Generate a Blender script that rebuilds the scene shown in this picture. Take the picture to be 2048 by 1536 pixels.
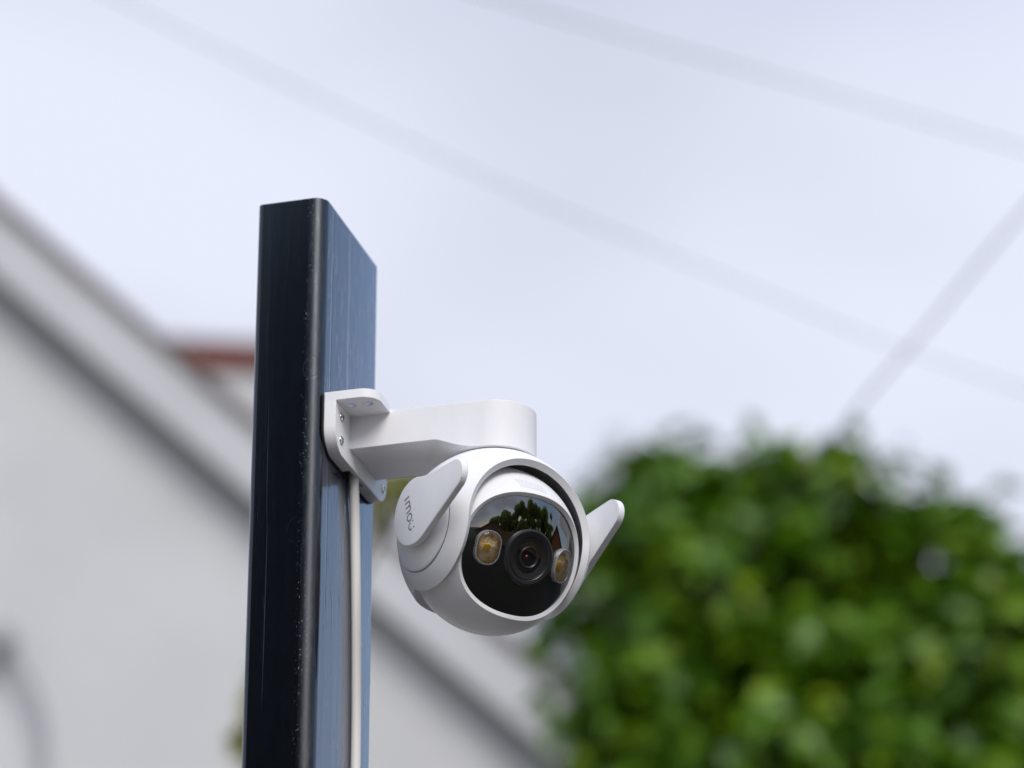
import bpy, bmesh, math, random
import numpy as np
from math import sin, cos, pi, radians, sqrt, atan2, asin, degrees

for o in list(bpy.data.objects):
    bpy.data.objects.remove(o, do_unlink=True)
scene = bpy.context.scene
COL = scene.collection
V = np.array

# ---------------------------------------------------------------- camera
FPX, TH, AZ = 7226.0, radians(24), radians(16)      # focal length in photo pixels, pitch, azimuth
FWD = V([-sin(AZ) * cos(TH), cos(AZ) * cos(TH), sin(TH)])
RT = V([cos(AZ), sin(AZ), 0.0])
UP = np.cross(RT, FWD)
CAMPOS = V([0.6669, -1.9017, 1.5999])
Z0 = 2.49                                            # height of the bracket above the ground
cd = bpy.data.cameras.new('camera')
cam = bpy.data.objects.new('camera', cd); COL.objects.link(cam)
cd.sensor_width = 36.0
cd.lens = FPX / 2048 * 36.0
cd.clip_start = 0.05; cd.clip_end = 2000
cd.dof.use_dof = True
cd.dof.focus_distance = 2.165
cd.dof.aperture_fstop = 4.9
import mathutils
cam.matrix_world = mathutils.Matrix(((RT[0], UP[0], -FWD[0], CAMPOS[0]),
                                     (RT[1], UP[1], -FWD[1], CAMPOS[1]),
                                     (RT[2], UP[2], -FWD[2], CAMPOS[2]), (0, 0, 0, 1)))
scene.camera = cam

# ---------------------------------------------------------------- sun and sky
SUN_AZ, SUN_EL = radians(-58), radians(40)
SD = V([cos(SUN_EL) * cos(SUN_AZ), cos(SUN_EL) * sin(SUN_AZ), sin(SUN_EL)])
sl = bpy.data.lights.new('sun', 'SUN')
sl.energy = 1.8; sl.angle = radians(34); sl.color = (1.0, 0.96, 0.92)
sun = bpy.data.objects.new('sun', sl); COL.objects.link(sun)
sun.rotation_euler = mathutils.Vector(SD).to_track_quat('Z', 'Y').to_euler()
sun.location = (4, -6, 12)

world = bpy.data.worlds.new('World'); scene.world = world
world.use_nodes = True
wn = world.node_tree; wn.nodes.clear()
wo = wn.nodes.new('ShaderNodeOutputWorld'); wb = wn.nodes.new('ShaderNodeBackground')
sky = wn.nodes.new('ShaderNodeTexSky'); sky.sky_type = 'NISHITA'; sky.sun_disc = False
sky.sun_elevation = SUN_EL; sky.sun_rotation = atan2(SD[0], SD[1])
sky.air_density = 1.2; sky.dust_density = 0.6; sky.ozone_density = 1.6
wb.inputs['Strength'].default_value = 0.15
tc = wn.nodes.new('ShaderNodeTexCoord')
def wnoise(scale, detail, loc):
    mp = wn.nodes.new('ShaderNodeMapping'); mp.inputs['Location'].default_value = loc
    mp.inputs['Scale'].default_value = (1, 1, 1.6)
    nz = wn.nodes.new('ShaderNodeTexNoise'); nz.inputs['Scale'].default_value = scale
    nz.inputs['Detail'].default_value = detail; nz.inputs['Roughness'].default_value = 0.5
    wn.links.new(tc.outputs['Generated'], mp.inputs['Vector']); wn.links.new(mp.outputs['Vector'], nz.inputs['Vector'])
    return nz
n1 = wnoise(1.1, 3, (2.3, 13.3, 5.8)); n2 = wnoise(3.0, 3, (1.3, 0.2, 2.2))
cov = wn.nodes.new('ShaderNodeMapRange'); cov.interpolation_type = 'SMOOTHSTEP'
cov.inputs['From Min'].default_value = 0.33; cov.inputs['From Max'].default_value = 0.53
wn.links.new(n1.outputs['Fac'], cov.inputs['Value'])
cloudc = wn.nodes.new('ShaderNodeValToRGB')
cloudc.color_ramp.elements[0].position = 0.38; cloudc.color_ramp.elements[0].color = (0.44, 0.465, 0.555, 1)
cloudc.color_ramp.elements[1].position = 0.60; cloudc.color_ramp.elements[1].color = (0.575, 0.60, 0.705, 1)
wn.links.new(n2.outputs['Fac'], cloudc.inputs['Fac'])
csc = wn.nodes.new('ShaderNodeVectorMath'); csc.operation = 'SCALE'; csc.inputs['Scale'].default_value = 1 / 0.15
wn.links.new(cloudc.outputs['Color'], csc.inputs[0])
mx = wn.nodes.new('ShaderNodeMix'); mx.data_type = 'RGBA'
wn.links.new(cov.outputs['Result'], mx.inputs['Factor'])
wn.links.new(sky.outputs['Color'], mx.inputs[6]); wn.links.new(csc.outputs[0], mx.inputs[7])
wn.links.new(mx.outputs[2], wb.inputs['Color']); wn.links.new(wb.outputs[0], wo.inputs['Surface'])

scene.view_settings.view_transform = 'Standard'; scene.view_settings.look = 'None'
scene.view_settings.exposure = 0.5; scene.view_settings.gamma = 1.0
scene.render.engine = 'CYCLES'
scene.cycles.max_bounces = 8; scene.cycles.transparent_max_bounces = 12
scene.cycles.use_denoising = True

# ---------------------------------------------------------------- helpers
def pix(px, py, dist):
    """Point on the upright plane that faces the camera at this horizontal distance."""
    d = FWD + RT * (px - 1024) / FPX - UP * (py - 768) / FPX
    hf = V([-sin(AZ), cos(AZ), 0])
    return CAMPOS + d * (dist / (d @ hf))

def obj(name, me, mat=None, parent=None, **props):
    o = bpy.data.objects.new(name, me); COL.objects.link(o)
    if mat is not None and me is not None and not me.materials: me.materials.append(mat)
    if parent is not None: o.parent = parent
    for k, v in props.items(): o[k] = v
    return o

def mesh(verts, faces, smooth=None, name='m'):
    me = bpy.data.meshes.new(name)
    me.from_pydata([tuple(map(float, v)) for v in verts], [], faces)
    me.validate(); me.update()
    if smooth is not None:
        me.shade_smooth(); me.set_sharp_from_angle(angle=radians(smooth))
    return me

def fixn(me):
    bm = bmesh.new(); bm.from_mesh(me); bmesh.ops.remove_doubles(bm, verts=bm.verts, dist=1e-6)
    bmesh.ops.recalc_face_normals(bm, faces=bm.faces); bm.to_mesh(me); bm.free()
    return me

def grid_faces(nr, nc, closed=False, off=0):
    f = []
    for i in range(nr - 1):
        for j in range(nc if closed else nc - 1):
            k = (j + 1) % nc
            f.append((off + i * nc + j, off + i * nc + k, off + (i + 1) * nc + k, off + (i + 1) * nc + j))
    return f

def smoothed(me, ang=35):
    fixn(me); me.shade_smooth(); me.set_sharp_from_angle(angle=radians(ang)); return me

def prism(outline, frame, lo, hi):
    """outline: (a,b) list; frame(a,b,c)->xyz; extruded along c."""
    n = len(outline)
    vs = [frame(a, b, lo) for a, b in outline] + [frame(a, b, hi) for a, b in outline]
    fs = [tuple(range(n)), tuple(range(n, 2 * n))] + [(i, (i + 1) % n, n + (i + 1) % n, n + i) for i in range(n)]
    return vs, fs

def bevel_prism(outline, frame, lo, hi, bv, steps=3):
    """prism with the rim of its 'hi' end rounded over by bv (outline taken as counter-clockwise)"""
    n = len(outline); o = V(outline)
    nx = np.roll(o, -1, 0) - np.roll(o, 1, 0); nx /= np.linalg.norm(nx, axis=1)[:, None]
    nrm = np.stack([nx[:, 1], -nx[:, 0]], 1)
    rings = [(0, lo), ] + [(bv * (1 - cos(t)), hi - bv * (1 - sin(t))) for t in np.linspace(0, pi / 2, steps + 1)]
    vs = []
    for ins, c in rings:
        for (a, b), m in zip(o, nrm): vs.append(frame(a - m[0] * ins, b - m[1] * ins, c))
    fs = grid_faces(len(rings), n, True) + [tuple(range(n)), tuple(range((len(rings) - 1) * n, len(rings) * n))]
    return vs, fs

def lathe(profile, frame, n=64, cap0=True, cap1=True):
    vs = []
    for rr, c in profile:
        for j in range(n):
            t = 2 * pi * j / n; vs.append(frame(rr * cos(t), rr * sin(t), c))
    fs = grid_faces(len(profile), n, True)
    if cap0: fs.append(tuple(range(n)))
    if cap1: fs.append(tuple(range((len(profile) - 1) * n, len(profile) * n)))
    return vs, fs

def join(*parts):
    vs, fs = [], []
    for v, f in parts:
        k = len(vs); vs += list(v); fs += [tuple(i + k for i in q) for q in f]
    return vs, fs

def rrect(x0, x1, y0, y1, r, n=8):
    """rounded rectangle, counter-clockwise; r = radii (ll, lr, ur, ul)"""
    if not isinstance(r, (tuple, list)): r = (r,) * 4
    pts = []
    for (cx, cy, a0), rad in zip(((x0, y0, 180), (x1, y0, 270), (x1, y1, 0), (x0, y1, 90)), r):
        sx = 1 if cx == x0 else -1; sy = 1 if cy == y0 else -1
        ccx, ccy = cx + sx * rad, cy + sy * rad
        for i in range(n + 1):
            t = radians(a0 + 90 * i / n); pts.append((ccx + rad * cos(t), ccy + rad * sin(t)))
    return pts

def box_between(p, q, w, h, upv):
    """box along p->q with width w (sideways) and height h (along upv)"""
    p, q, upv = V(p, float), V(q, float), V(upv, float)
    d = (q - p) / np.linalg.norm(q - p); s = np.cross(d, upv); s /= np.linalg.norm(s); u = np.cross(s, d)
    vs = [b + s * i * w / 2 + u * j * h / 2 for b in (p, q) for i, j in ((-1, -1), (1, -1), (1, 1), (-1, 1))]
    fs = [(0, 1, 2, 3), (7, 6, 5, 4)] + [(i, 4 + i, 4 + (i + 1) % 4, (i + 1) % 4) for i in range(4)]
    return vs, fs

def tube(pts, rad, n=12, caps=True):
    pts = [V(p, float) for p in pts]; vs = []
    for i, p in enumerate(pts):
        d = pts[min(i + 1, len(pts) - 1)] - pts[max(i - 1, 0)]; d /= np.linalg.norm(d)
        a = np.cross(d, (0.31, 0.57, 0.76)); a /= np.linalg.norm(a); b = np.cross(d, a)
        rr = rad[i] if hasattr(rad, '__len__') else rad
        for j in range(n):
            t = 2 * pi * j / n; vs.append(p + (a * cos(t) + b * sin(t)) * rr)
    fs = grid_faces(len(pts), n, True)
    if caps: fs += [tuple(range(n)), tuple(range((len(pts) - 1) * n, len(pts) * n))]
    return vs, fs

def spline(pts, n):
    pts = [V(p, float) for p in pts]; P = [2 * pts[0] - pts[1]] + pts + [2 * pts[-1] - pts[-2]]
    out = []
    for i in range(1, len(P) - 2):
        for k in range(n):
            t = k / n; a, b, c, d = P[i - 1:i + 3]
            out.append(0.5 * (2 * b + (c - a) * t + (2 * a - 5 * b + 4 * c - d) * t * t + (3 * b - a - 3 * c + d) * t ** 3))
    return out + [pts[-1]]

# ---------------------------------------------------------------- materials
class Mat:
    def __init__(s, name):
        s.m = bpy.data.materials.new(name); s.m.use_nodes = True; s.t = s.m.node_tree
        s.b = s.t.nodes['Principled BSDF']; s.out = s.t.nodes['Material Output']
    def set(s, **k):
        for a, v in k.items(): s.b.inputs[a.replace('_', ' ')].default_value = v
        return s
    def n(s, typ, **k):
        nd = s.t.nodes.new(typ)
        for a, v in k.items():
            if a.startswith('i_'): nd.inputs[a[2:].replace('_', ' ')].default_value = v
            else: setattr(nd, a, v)
        return nd
    def l(s, a, b): s.t.links.new(a, b)
    def coord(s, scale=(1, 1, 1), loc=(0, 0, 0)):
        c = s.n('ShaderNodeTexCoord'); m = s.n('ShaderNodeMapping'); m.inputs['Scale'].default_value = scale
        m.inputs['Location'].default_value = loc
        s.l(c.outputs['Object'], m.inputs['Vector']); return m.outputs['Vector']
    def noise(s, vec, scale, detail=4, rough=0.5):
        nd = s.n('ShaderNodeTexNoise'); nd.inputs['Scale'].default_value = scale; nd.inputs['Detail'].default_value = detail
        nd.inputs['Roughness'].default_value = rough; s.l(vec, nd.inputs['Vector']); return nd.outputs['Fac']
    def ramp(s, fac, *els):
        r = s.n('ShaderNodeValToRGB'); cr = r.color_ramp
        while len(cr.elements) < len(els): cr.elements.new(0.5)
        for e, (p, c) in zip(cr.elements, els):
            e.position = p; e.color = (*c, 1) if hasattr(c, '__len__') else (c, c, c, 1)
        s.l(fac, r.inputs['Fac']); return r.outputs['Color']
    def mixc(s, fac, a, b):
        m = s.n('ShaderNodeMix', data_type='RGBA')
        for src, inp in ((fac, m.inputs['Factor']), (a, m.inputs[6]), (b, m.inputs[7])):
            if isinstance(src, bpy.types.NodeSocket): s.l(src, inp)
            else: inp.default_value = src if not hasattr(src, '__len__') else (*src, 1)
        return m.outputs[2]
    def math(s, op, a, b=0.0):
        m = s.n('ShaderNodeMath', operation=op)
        for src, inp in ((a, m.inputs[0]), (b, m.inputs[1])):
            if isinstance(src, bpy.types.NodeSocket): s.l(src, inp)
            else: inp.default_value = src
        return m.outputs[0]
    def bump(s, hgt, strength, dist, normal=None):
        b = s.n('ShaderNodeBump'); b.inputs['Strength'].default_value = strength; b.inputs['Distance'].default_value = dist
        s.l(hgt, b.inputs['Height'])
        if normal is not None: s.l(normal, b.inputs['Normal'])
        s.l(b.outputs['Normal'], s.b.inputs['Normal']); return b.outputs['Normal']

def plain(name, col, rough=0.6, noise=0.0, nscale=8, **k):
    M = Mat(name); M.set(Roughness=rough, **k)
    if noise:
        f = M.noise(M.coord(), nscale, 5, 0.6)
        M.l(M.ramp(f, (0.3, tuple(c * (1 - noise) for c in col)), (0.7, tuple(min(1, c * (1 + noise)) for c in col))), M.b.inputs['Base Color'])
    else: M.b.inputs['Base Color'].default_value = (*col, 1)
    return M.m

def white_plastic(name, col=(0.85, 0.845, 0.855), rough=0.42, bev=0.0007):
    M = Mat(name); M.set(Roughness=rough)
    M.b.inputs['Base Color'].default_value = (*col, 1)
    M.b.inputs['Specular IOR Level'].default_value = 0.42
    M.b.inputs['Subsurface Weight'].default_value = 0.08
    M.b.inputs['Subsurface Radius'].default_value = (0.002, 0.0016, 0.0012)
    bv = M.n('ShaderNodeBevel', samples=6); bv.inputs['Radius'].default_value = bev
    f = M.noise(M.coord(), 2600, 2, 0.5)
    M.bump(f, 0.10, 0.0001, bv.outputs['Normal'])
    g = M.noise(M.coord(), 45, 4, 0.6)
    dst = M.noise(M.coord((1, 1, 0.4), (5, 2, 1)), 28, 6, 0.65)
    M.l(M.ramp(dst, (0.36, tuple(c * 0.95 for c in col)), (0.60, col)), M.b.inputs['Base Color'])
    M.l(M.ramp(g, (0.3, rough - 0.05), (0.7, rough + 0.07)), M.b.inputs['Roughness'])
    return M.m

WHITE = white_plastic('white_plastic')
WHITE_ARM = white_plastic('white_plastic_arm', (0.86, 0.85, 0.86), 0.5)
BLACK_RUBBER = plain('black_rubber', (0.006, 0.006, 0.007), 0.7)
DARK_GREY = plain('grey_seal', (0.16, 0.17, 0.20), 0.55)
LOGO = plain('grey_print', (0.24, 0.24, 0.26), 0.5)

def m_visor():
    M = Mat('gloss_black_visor'); M.set(Roughness=0.014, IOR=2.25)
    M.b.inputs['Base Color'].default_value = (0.0012, 0.0012, 0.0014, 1)
    return M.m
VISOR = m_visor()
BEZEL = plain('satin_black_bezel', (0.018, 0.018, 0.020), 0.33)
BARREL = plain('matt_black_plastic', (0.012, 0.011, 0.012), 0.5)
LGLASS = plain('lens_glass', (0.001, 0.001, 0.001), 0.03, IOR=1.7)
RED = plain('red_reflection', (0.45, 0.02, 0.02), 0.2)  # colour of the reflection painted into the lens
SCREW = plain('chrome_steel', (0.72, 0.70, 0.67), 0.16, Metallic=1.0)
SLOT = plain('dark_recess', (0.02, 0.02, 0.02), 0.5)

def m_reflector():
    M = Mat('led_reflector'); v = M.coord()
    vo = M.n('ShaderNodeTexVoronoi'); vo.inputs['Scale'].default_value = 900; M.l(v, vo.inputs['Vector'])
    no = M.noise(v, 260, 3, 0.6)
    c = M.ramp(no, (0.30, (0.70, 0.40, 0.12)), (0.5, (0.98, 0.74, 0.38)), (0.70, (0.98, 0.95, 0.86)))
    M.l(c, M.b.inputs['Base Color']); M.set(Metallic=0.12, Roughness=0.2)
    M.bump(vo.outputs['Distance'], 0.6, 0.0008)
    return M.m
REFL = m_reflector()
CHIP = plain('yellow_phosphor', (0.85, 0.50, 0.05), 0.4)

def m_clear(name, tint=(0.93, 0.94, 0.95), add=0.0):
    M = Mat(name); tr = M.n('ShaderNodeBsdfTransparent'); tr.inputs['Color'].default_value = (*tint, 1)
    gl = M.n('ShaderNodeBsdfGlossy'); gl.inputs['Roughness'].default_value = 0.04
    fr = M.n('ShaderNodeFresnel'); fr.inputs['IOR'].default_value = 1.5
    mxs = M.n('ShaderNodeMixShader'); M.l(fr.outputs[0], mxs.inputs[0]); M.l(tr.outputs[0], mxs.inputs[1]); M.l(gl.outputs[0], mxs.inputs[2])
    last = mxs.outputs[0]
    if add:
        df = M.n('ShaderNodeBsdfDiffuse'); df.inputs['Color'].default_value = (0.75, 0.76, 0.78, 1)
        m2 = M.n('ShaderNodeMixShader'); m2.inputs[0].default_value = add
        M.l(last, m2.inputs[1]); M.l(df.outputs[0], m2.inputs[2]); last = m2.outputs[0]
    M.l(last, M.out.inputs['Surface']); return M.m
CLEAR = m_clear('clear_cover')
CLEAR_RIM = m_clear('clear_plastic_rim', (0.90, 0.90, 0.91), 0.26)

def m_post():
    M = Mat('black_painted_timber')
    co = M.n('ShaderNodeTexCoord'); sep = M.n('ShaderNodeSeparateXYZ'); M.l(co.outputs['Object'], sep.inputs[0])
    g1 = M.noise(M.coord((800, 800, 5)), 1, 4, 0.65)
    g2 = M.noise(M.coord((95, 95, 1.6)), 1, 3, 0.5)
    g3 = M.noise(M.coord((260, 260, 70)), 1, 4, 0.6)
    # long planed ridges plus a few raised fibres
    fib = M.ramp(M.noise(M.coord((420, 420, 45), (3, 1, 2)), 1, 2, 0.45), (0.62, 0.0), (0.68, 1.0))
    hsum = M.math('ADD', M.math('MULTIPLY', g1, 0.22), M.math('MULTIPLY', g2, 0.9))
    side = M.n('ShaderNodeMapRange'); side.inputs['From Min'].default_value = -0.003; side.inputs['From Max'].default_value = -0.001; M.l(sep.outputs['X'], side.inputs['Value'])
    hsum = M.math('ADD', hsum, M.math('MULTIPLY', M.math('MULTIPLY', fib, M.math('ADD', M.math('MULTIPLY', side.outputs['Result'], 0.9), 0.1)), 0.7))
    crack = M.ramp(M.noise(M.coord((150, 150, 1.1), (7, 2, 5)), 1, 2, 0.5), (0.27, 0.0), (0.33, 1.0))
    hsum = M.math('ADD', hsum, M.math('MULTIPLY', crack, 1.1))
    # two small knots: a ring groove round the front edge and one lower on the side
    for kx, ky, kz, kr, kd in ((-0.006, 0.0005, Z0 + 0.018, 0.0052, 0.28), (0.0004, 0.062, Z0 - 0.145, 0.0050, 0.6), (-0.013, -0.0003, Z0 - 0.088, 0.006, 0.2)):
        cs = M.n('ShaderNodeVectorMath', operation='SUBTRACT'); M.l(co.outputs['Object'], cs.inputs[0]); cs.inputs[1].default_value = (kx, ky, kz)
        sc_ = M.n('ShaderNodeVectorMath', operation='MULTIPLY'); M.l(cs.outputs[0], sc_.inputs[0]); sc_.inputs[1].default_value = (1, 1, 0.75)
        ln = M.n('ShaderNodeVectorMath', operation='LENGTH'); M.l(sc_.outputs[0], ln.inputs[0])
        rn = M.math('SUBTRACT', 1.0, M.math('MINIMUM', 1.0, M.math('MULTIPLY', M.math('ABSOLUTE', M.math('SUBTRACT', ln.outputs['Value'], kr)), 1600.0)))
        hsum = M.math('SUBTRACT', hsum, M.math('MULTIPLY', M.math('MULTIPLY', rn, g2), kd * 2.0))
    nb = M.bump(hsum, 0.30, 0.0005); M.l(nb, M.b.inputs['Coat Normal'])
    # rubbed, dusty band along the rounded front edge
    dx = M.math('ADD', sep.outputs['X'], 0.0045); dy = M.math('ADD', sep.outputs['Y'], -0.0015)
    d = M.math('SQRT', M.math('ADD', M.math('MULTIPLY', dx, dx), M.math('MULTIPLY', dy, dy)))
    near = M.n('ShaderNodeMapRange'); near.inputs['From Min'].default_value = 0.0062; near.inputs['From Max'].default_value = 0.0015
    M.l(d, near.inputs['Value'])
    sp = M.ramp(g3, (0.50, 0.0), (0.66, 1.0))
    wear = M.math('MULTIPLY', near.outputs['Result'], M.math('ADD', M.math('MULTIPLY', sp, 0.8), 0.2))
    chipf = M.ramp(M.noise(M.coord((900, 900, 620), (2, 8, 1)), 1, 2, 0.5), (0.655, 0.0), (0.685, 1.0))
    ex = M.math('ADD', sep.outputs['X'], 0.0078); ey = M.math('ADD', sep.outputs['Y'], -0.0002)
    d2 = M.math('SQRT', M.math('ADD', M.math('MULTIPLY', ex, ex), M.math('MULTIPLY', ey, ey)))
    near2 = M.n('ShaderNodeMapRange'); near2.inputs['From Min'].default_value = 0.0050; near2.inputs['From Max'].default_value = 0.0015; M.l(d2, near2.inputs['Value'])
    chips = M.math('MULTIPLY', M.math('MULTIPLY', chipf, near2.outputs['Result']), M.ramp(M.noise(M.coord((60, 60, 16), (4, 4, 9)), 1, 3, 0.6), (0.44, 0.0), (0.56, 1.0)))
    base = M.mixc(g2, (0.002, 0.0024, 0.0034), (0.0045, 0.005, 0.0065))
    col = M.mixc(M.math('MULTIPLY', wear, 0.5), base, (0.075, 0.068, 0.06))
    col = M.mixc(chips, col, (0.22, 0.21, 0.195))
    M.l(col, M.b.inputs['Base Color'])
    rg = M.ramp(g3, (0.3, 0.17), (0.7, 0.25))
    M.l(rg, M.b.inputs['Roughness'])
    M.l(M.math('ADD', M.math('MULTIPLY', near.outputs['Result'], M.math('ADD', M.math('MULTIPLY', g3, 0.5), 0.05)), 0.12), M.b.inputs['Coat Roughness'])
    M.set(IOR=1.6); M.b.inputs['Specular IOR Level'].default_value = 0.15
    M.b.inputs['Sheen Weight'].default_value = 0.5; M.b.inputs['Sheen Tint'].default_value = (0.72, 0.74, 1.0, 1); M.b.inputs['Sheen Roughness'].default_value = 0.3
    M.b.inputs['Specular Tint'].default_value = (0.62, 0.80, 1.0, 1)
    M.b.inputs['Coat Weight'].default_value = 0.85;  M.b.inputs['Coat IOR'].default_value = 1.55
    M.b.inputs['Coat Tint'].default_value = (0.8, 0.9, 1.0, 1)
    return M.m
POST = m_post()
CABLE = white_plastic('cream_cable_sheath', (0.80, 0.775, 0.735), 0.5, 0.0003)

def m_leaf(name, c0, c1, c2, rough=0.38, trans=0.25):
    M = Mat(name); at = M.n('ShaderNodeAttribute', attribute_name='leaf')
    c = M.ramp(at.outputs['Fac'], (0.0, c0), (0.55, c1), (1.0, c2))
    M.l(c, M.b.inputs['Base Color']); M.set(Roughness=rough)
    tl = M.n('ShaderNodeBsdfTranslucent'); M.l(c, tl.inputs['Color'])
    ms = M.n('ShaderNodeMixShader'); ms.inputs[0].default_value = trans
    M.l(M.b.outputs[0], ms.inputs[1]); M.l(tl.outputs[0], ms.inputs[2]); M.l(ms.outputs[0], M.out.inputs['Surface'])
    return M.m
LEAF = m_leaf('laurel_leaf', (0.028, 0.085, 0.004), (0.105, 0.235, 0.006), (0.30, 0.42, 0.012), 0.40, 0.30)
LEAF_Y = m_leaf('yellow_leaf', (0.20, 0.22, 0.03), (0.32, 0.32, 0.05), (0.45, 0.42, 0.09), 0.45, 0.35)
LEAF_T = m_leaf('garden_tree_leaf', (0.13, 0.22, 0.02), (0.34, 0.43, 0.04), (0.58, 0.58, 0.07), 0.5, 0.5)
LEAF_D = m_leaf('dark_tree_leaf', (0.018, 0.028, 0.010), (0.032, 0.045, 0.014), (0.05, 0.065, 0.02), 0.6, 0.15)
LEAF_F = m_leaf('far_tree_leaf', (0.03, 0.06, 0.05), (0.05, 0.09, 0.07), (0.08, 0.12, 0.10), 0.5, 0.2)
BARK = plain('bark', (0.10, 0.075, 0.05), 0.85, 0.4, 14)
WALL = plain('white_render', (0.53, 0.53, 0.535), 0.85, 0.05, 3)
TRIM = plain('painted_board', (0.47, 0.475, 0.49), 0.6, 0.06, 4)
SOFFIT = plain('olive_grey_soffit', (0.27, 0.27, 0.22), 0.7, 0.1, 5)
TILE = plain('brown_roof_tile', (0.17, 0.13, 0.11), 0.8, 0.25, 9)
REDWOOD = plain('red_painted_board', (0.15, 0.018, 0.006), 0.6, 0.2, 6)
BROWN = plain('stained_brown_timber', (0.42, 0.16, 0.05), 0.6, 0.3, 10)
DKBROWN = plain('weathered_timber', (0.32, 0.20, 0.11), 0.75, 0.35, 9)
SLATE = plain('grey_roofing', (0.10, 0.09, 0.085), 0.7, 0.25, 7)
WIRE = plain('black_wire_sheath', (0.02, 0.02, 0.022), 0.5)
HOSE = plain('grey_hose', (0.30, 0.305, 0.32), 0.5)

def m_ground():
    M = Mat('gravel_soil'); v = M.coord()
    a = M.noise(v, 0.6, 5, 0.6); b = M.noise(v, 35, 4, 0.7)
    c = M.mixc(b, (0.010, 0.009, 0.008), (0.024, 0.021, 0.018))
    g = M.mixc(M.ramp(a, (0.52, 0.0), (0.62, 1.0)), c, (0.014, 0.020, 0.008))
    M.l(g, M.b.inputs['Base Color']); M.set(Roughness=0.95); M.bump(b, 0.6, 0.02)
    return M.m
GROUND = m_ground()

# ---------------------------------------------------------------- ground
gs = 400
nq = 40
gv = [(-gs + 2 * gs * i / nq, -gs + 2 * gs * j / nq, 0) for j in range(nq + 1) for i in range(nq + 1)]
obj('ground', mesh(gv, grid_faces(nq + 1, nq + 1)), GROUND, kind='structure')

# unseen pale slabs added on the house side to bounce fill light upward
pv_ = [(-9, -7), (-0.25, -7), (-0.25, 9), (-9, 9)]
v_, f_ = [], []
for i in range(18):
    for j in range(32):
        x0, y0 = -9 + i * 0.486, -7 + j * 0.5; k = len(v_)
        v_ += [(x0, y0, 0.004), (x0 + 0.478, y0, 0.004), (x0 + 0.478, y0 + 0.492, 0.004), (x0, y0 + 0.492, 0.004),
               (x0 + .004, y0 + .004, 0.03), (x0 + 0.474, y0 + .004, 0.03), (x0 + 0.474, y0 + 0.488, 0.03), (x0 + .004, y0 + 0.488, 0.03)]
        f_ += [(k + 4, k + 5, k + 6, k + 7)] + [(k + a, k + (a + 1) % 4, k + 4 + (a + 1) % 4, k + 4 + a) for a in range(4)]
obj('bounce_slabs', mesh(v_, f_), plain('pale_bounce_slab', (0.40, 0.375, 0.34), 0.85, 0.12, 3), kind='structure')

# ---------------------------------------------------------------- foliage
def leaf_mesh(points, outward, size, rng, aspect=0.5, droop=0.25, lift=0.55):
    """one folded four-triangle leaf for every point"""
    n = len(points); P = V(points)
    nrm = V(outward) * 0.7 + rng.normal(0, 0.55, (n, 3)) + V([0, 0, lift]); nrm /= np.linalg.norm(nrm, axis=1)[:, None]
    t = rng.normal(0, 1, (n, 3)) + V(outward) * 0.8; t -= nrm * np.sum(t * nrm, 1)[:, None]; t /= np.linalg.norm(t, axis=1)[:, None]
    s = np.cross(nrm, t); L = size * rng.uniform(0.65, 1.25, n)[:, None]; W = L * aspect * rng.uniform(0.8, 1.15, n)[:, None]
    v0 = P; v1 = P + t * L * 0.45 + s * W * 0.5 + nrm * W * 0.18; v2 = P + t * L - nrm * L * droop
    v3 = P + t * L * 0.45 - s * W * 0.5 + nrm * W * 0.18; v4 = P + t * L * 0.5
    vs = np.stack([v0, v1, v2, v3, v4], 1).reshape(-1, 3)
    b = np.arange(n)[:, None] * 5
    fs = np.concatenate([b + V([0, 4, 1]), b + V([1, 4, 2]), b + V([0, 3, 4]), b + V([3, 2, 4])], 1).reshape(-1, 3)
    me = bpy.data.meshes.new('leaves')
    me.vertices.add(len(vs)); me.vertices.foreach_set('co', vs.ravel().astype(np.float32))
    me.loops.add(len(fs) * 3); me.loops.foreach_set('vertex_index', fs.ravel().astype(np.int32))
    me.polygons.add(len(fs)); me.polygons.foreach_set('loop_start', (np.arange(len(fs)) * 3).astype(np.int32))
    me.update(); me.validate()
    at = me.attributes.new('leaf', 'FLOAT', 'POINT')
    at.data.foreach_set('value', np.repeat(np.clip(rng.beta(2.2, 2.6, n), 0, 1), 5).astype(np.float32))
    return me

def blob_points(blobs, rng, per, inner=0.45):
    pts, outs = [], []
    for c, rad in blobs:
        c = V(c); rad = V(rad) if hasattr(rad, '__len__') else V([rad] * 3)
        k = int(per * (rad[0] * rad[1] * rad[2]) ** (2 / 3)); d = rng.normal(0, 1, (k, 3)); d /= np.linalg.norm(d, axis=1)[:, None]
        q = inner + (1 - inner) * rng.uniform(0, 1, k) ** 0.6 + np.abs(rng.normal(0, 0.05, k))
        pts.append(c + d * rad * q[:, None]); outs.append(d)
    return np.concatenate(pts), np.concatenate(outs)

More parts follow.
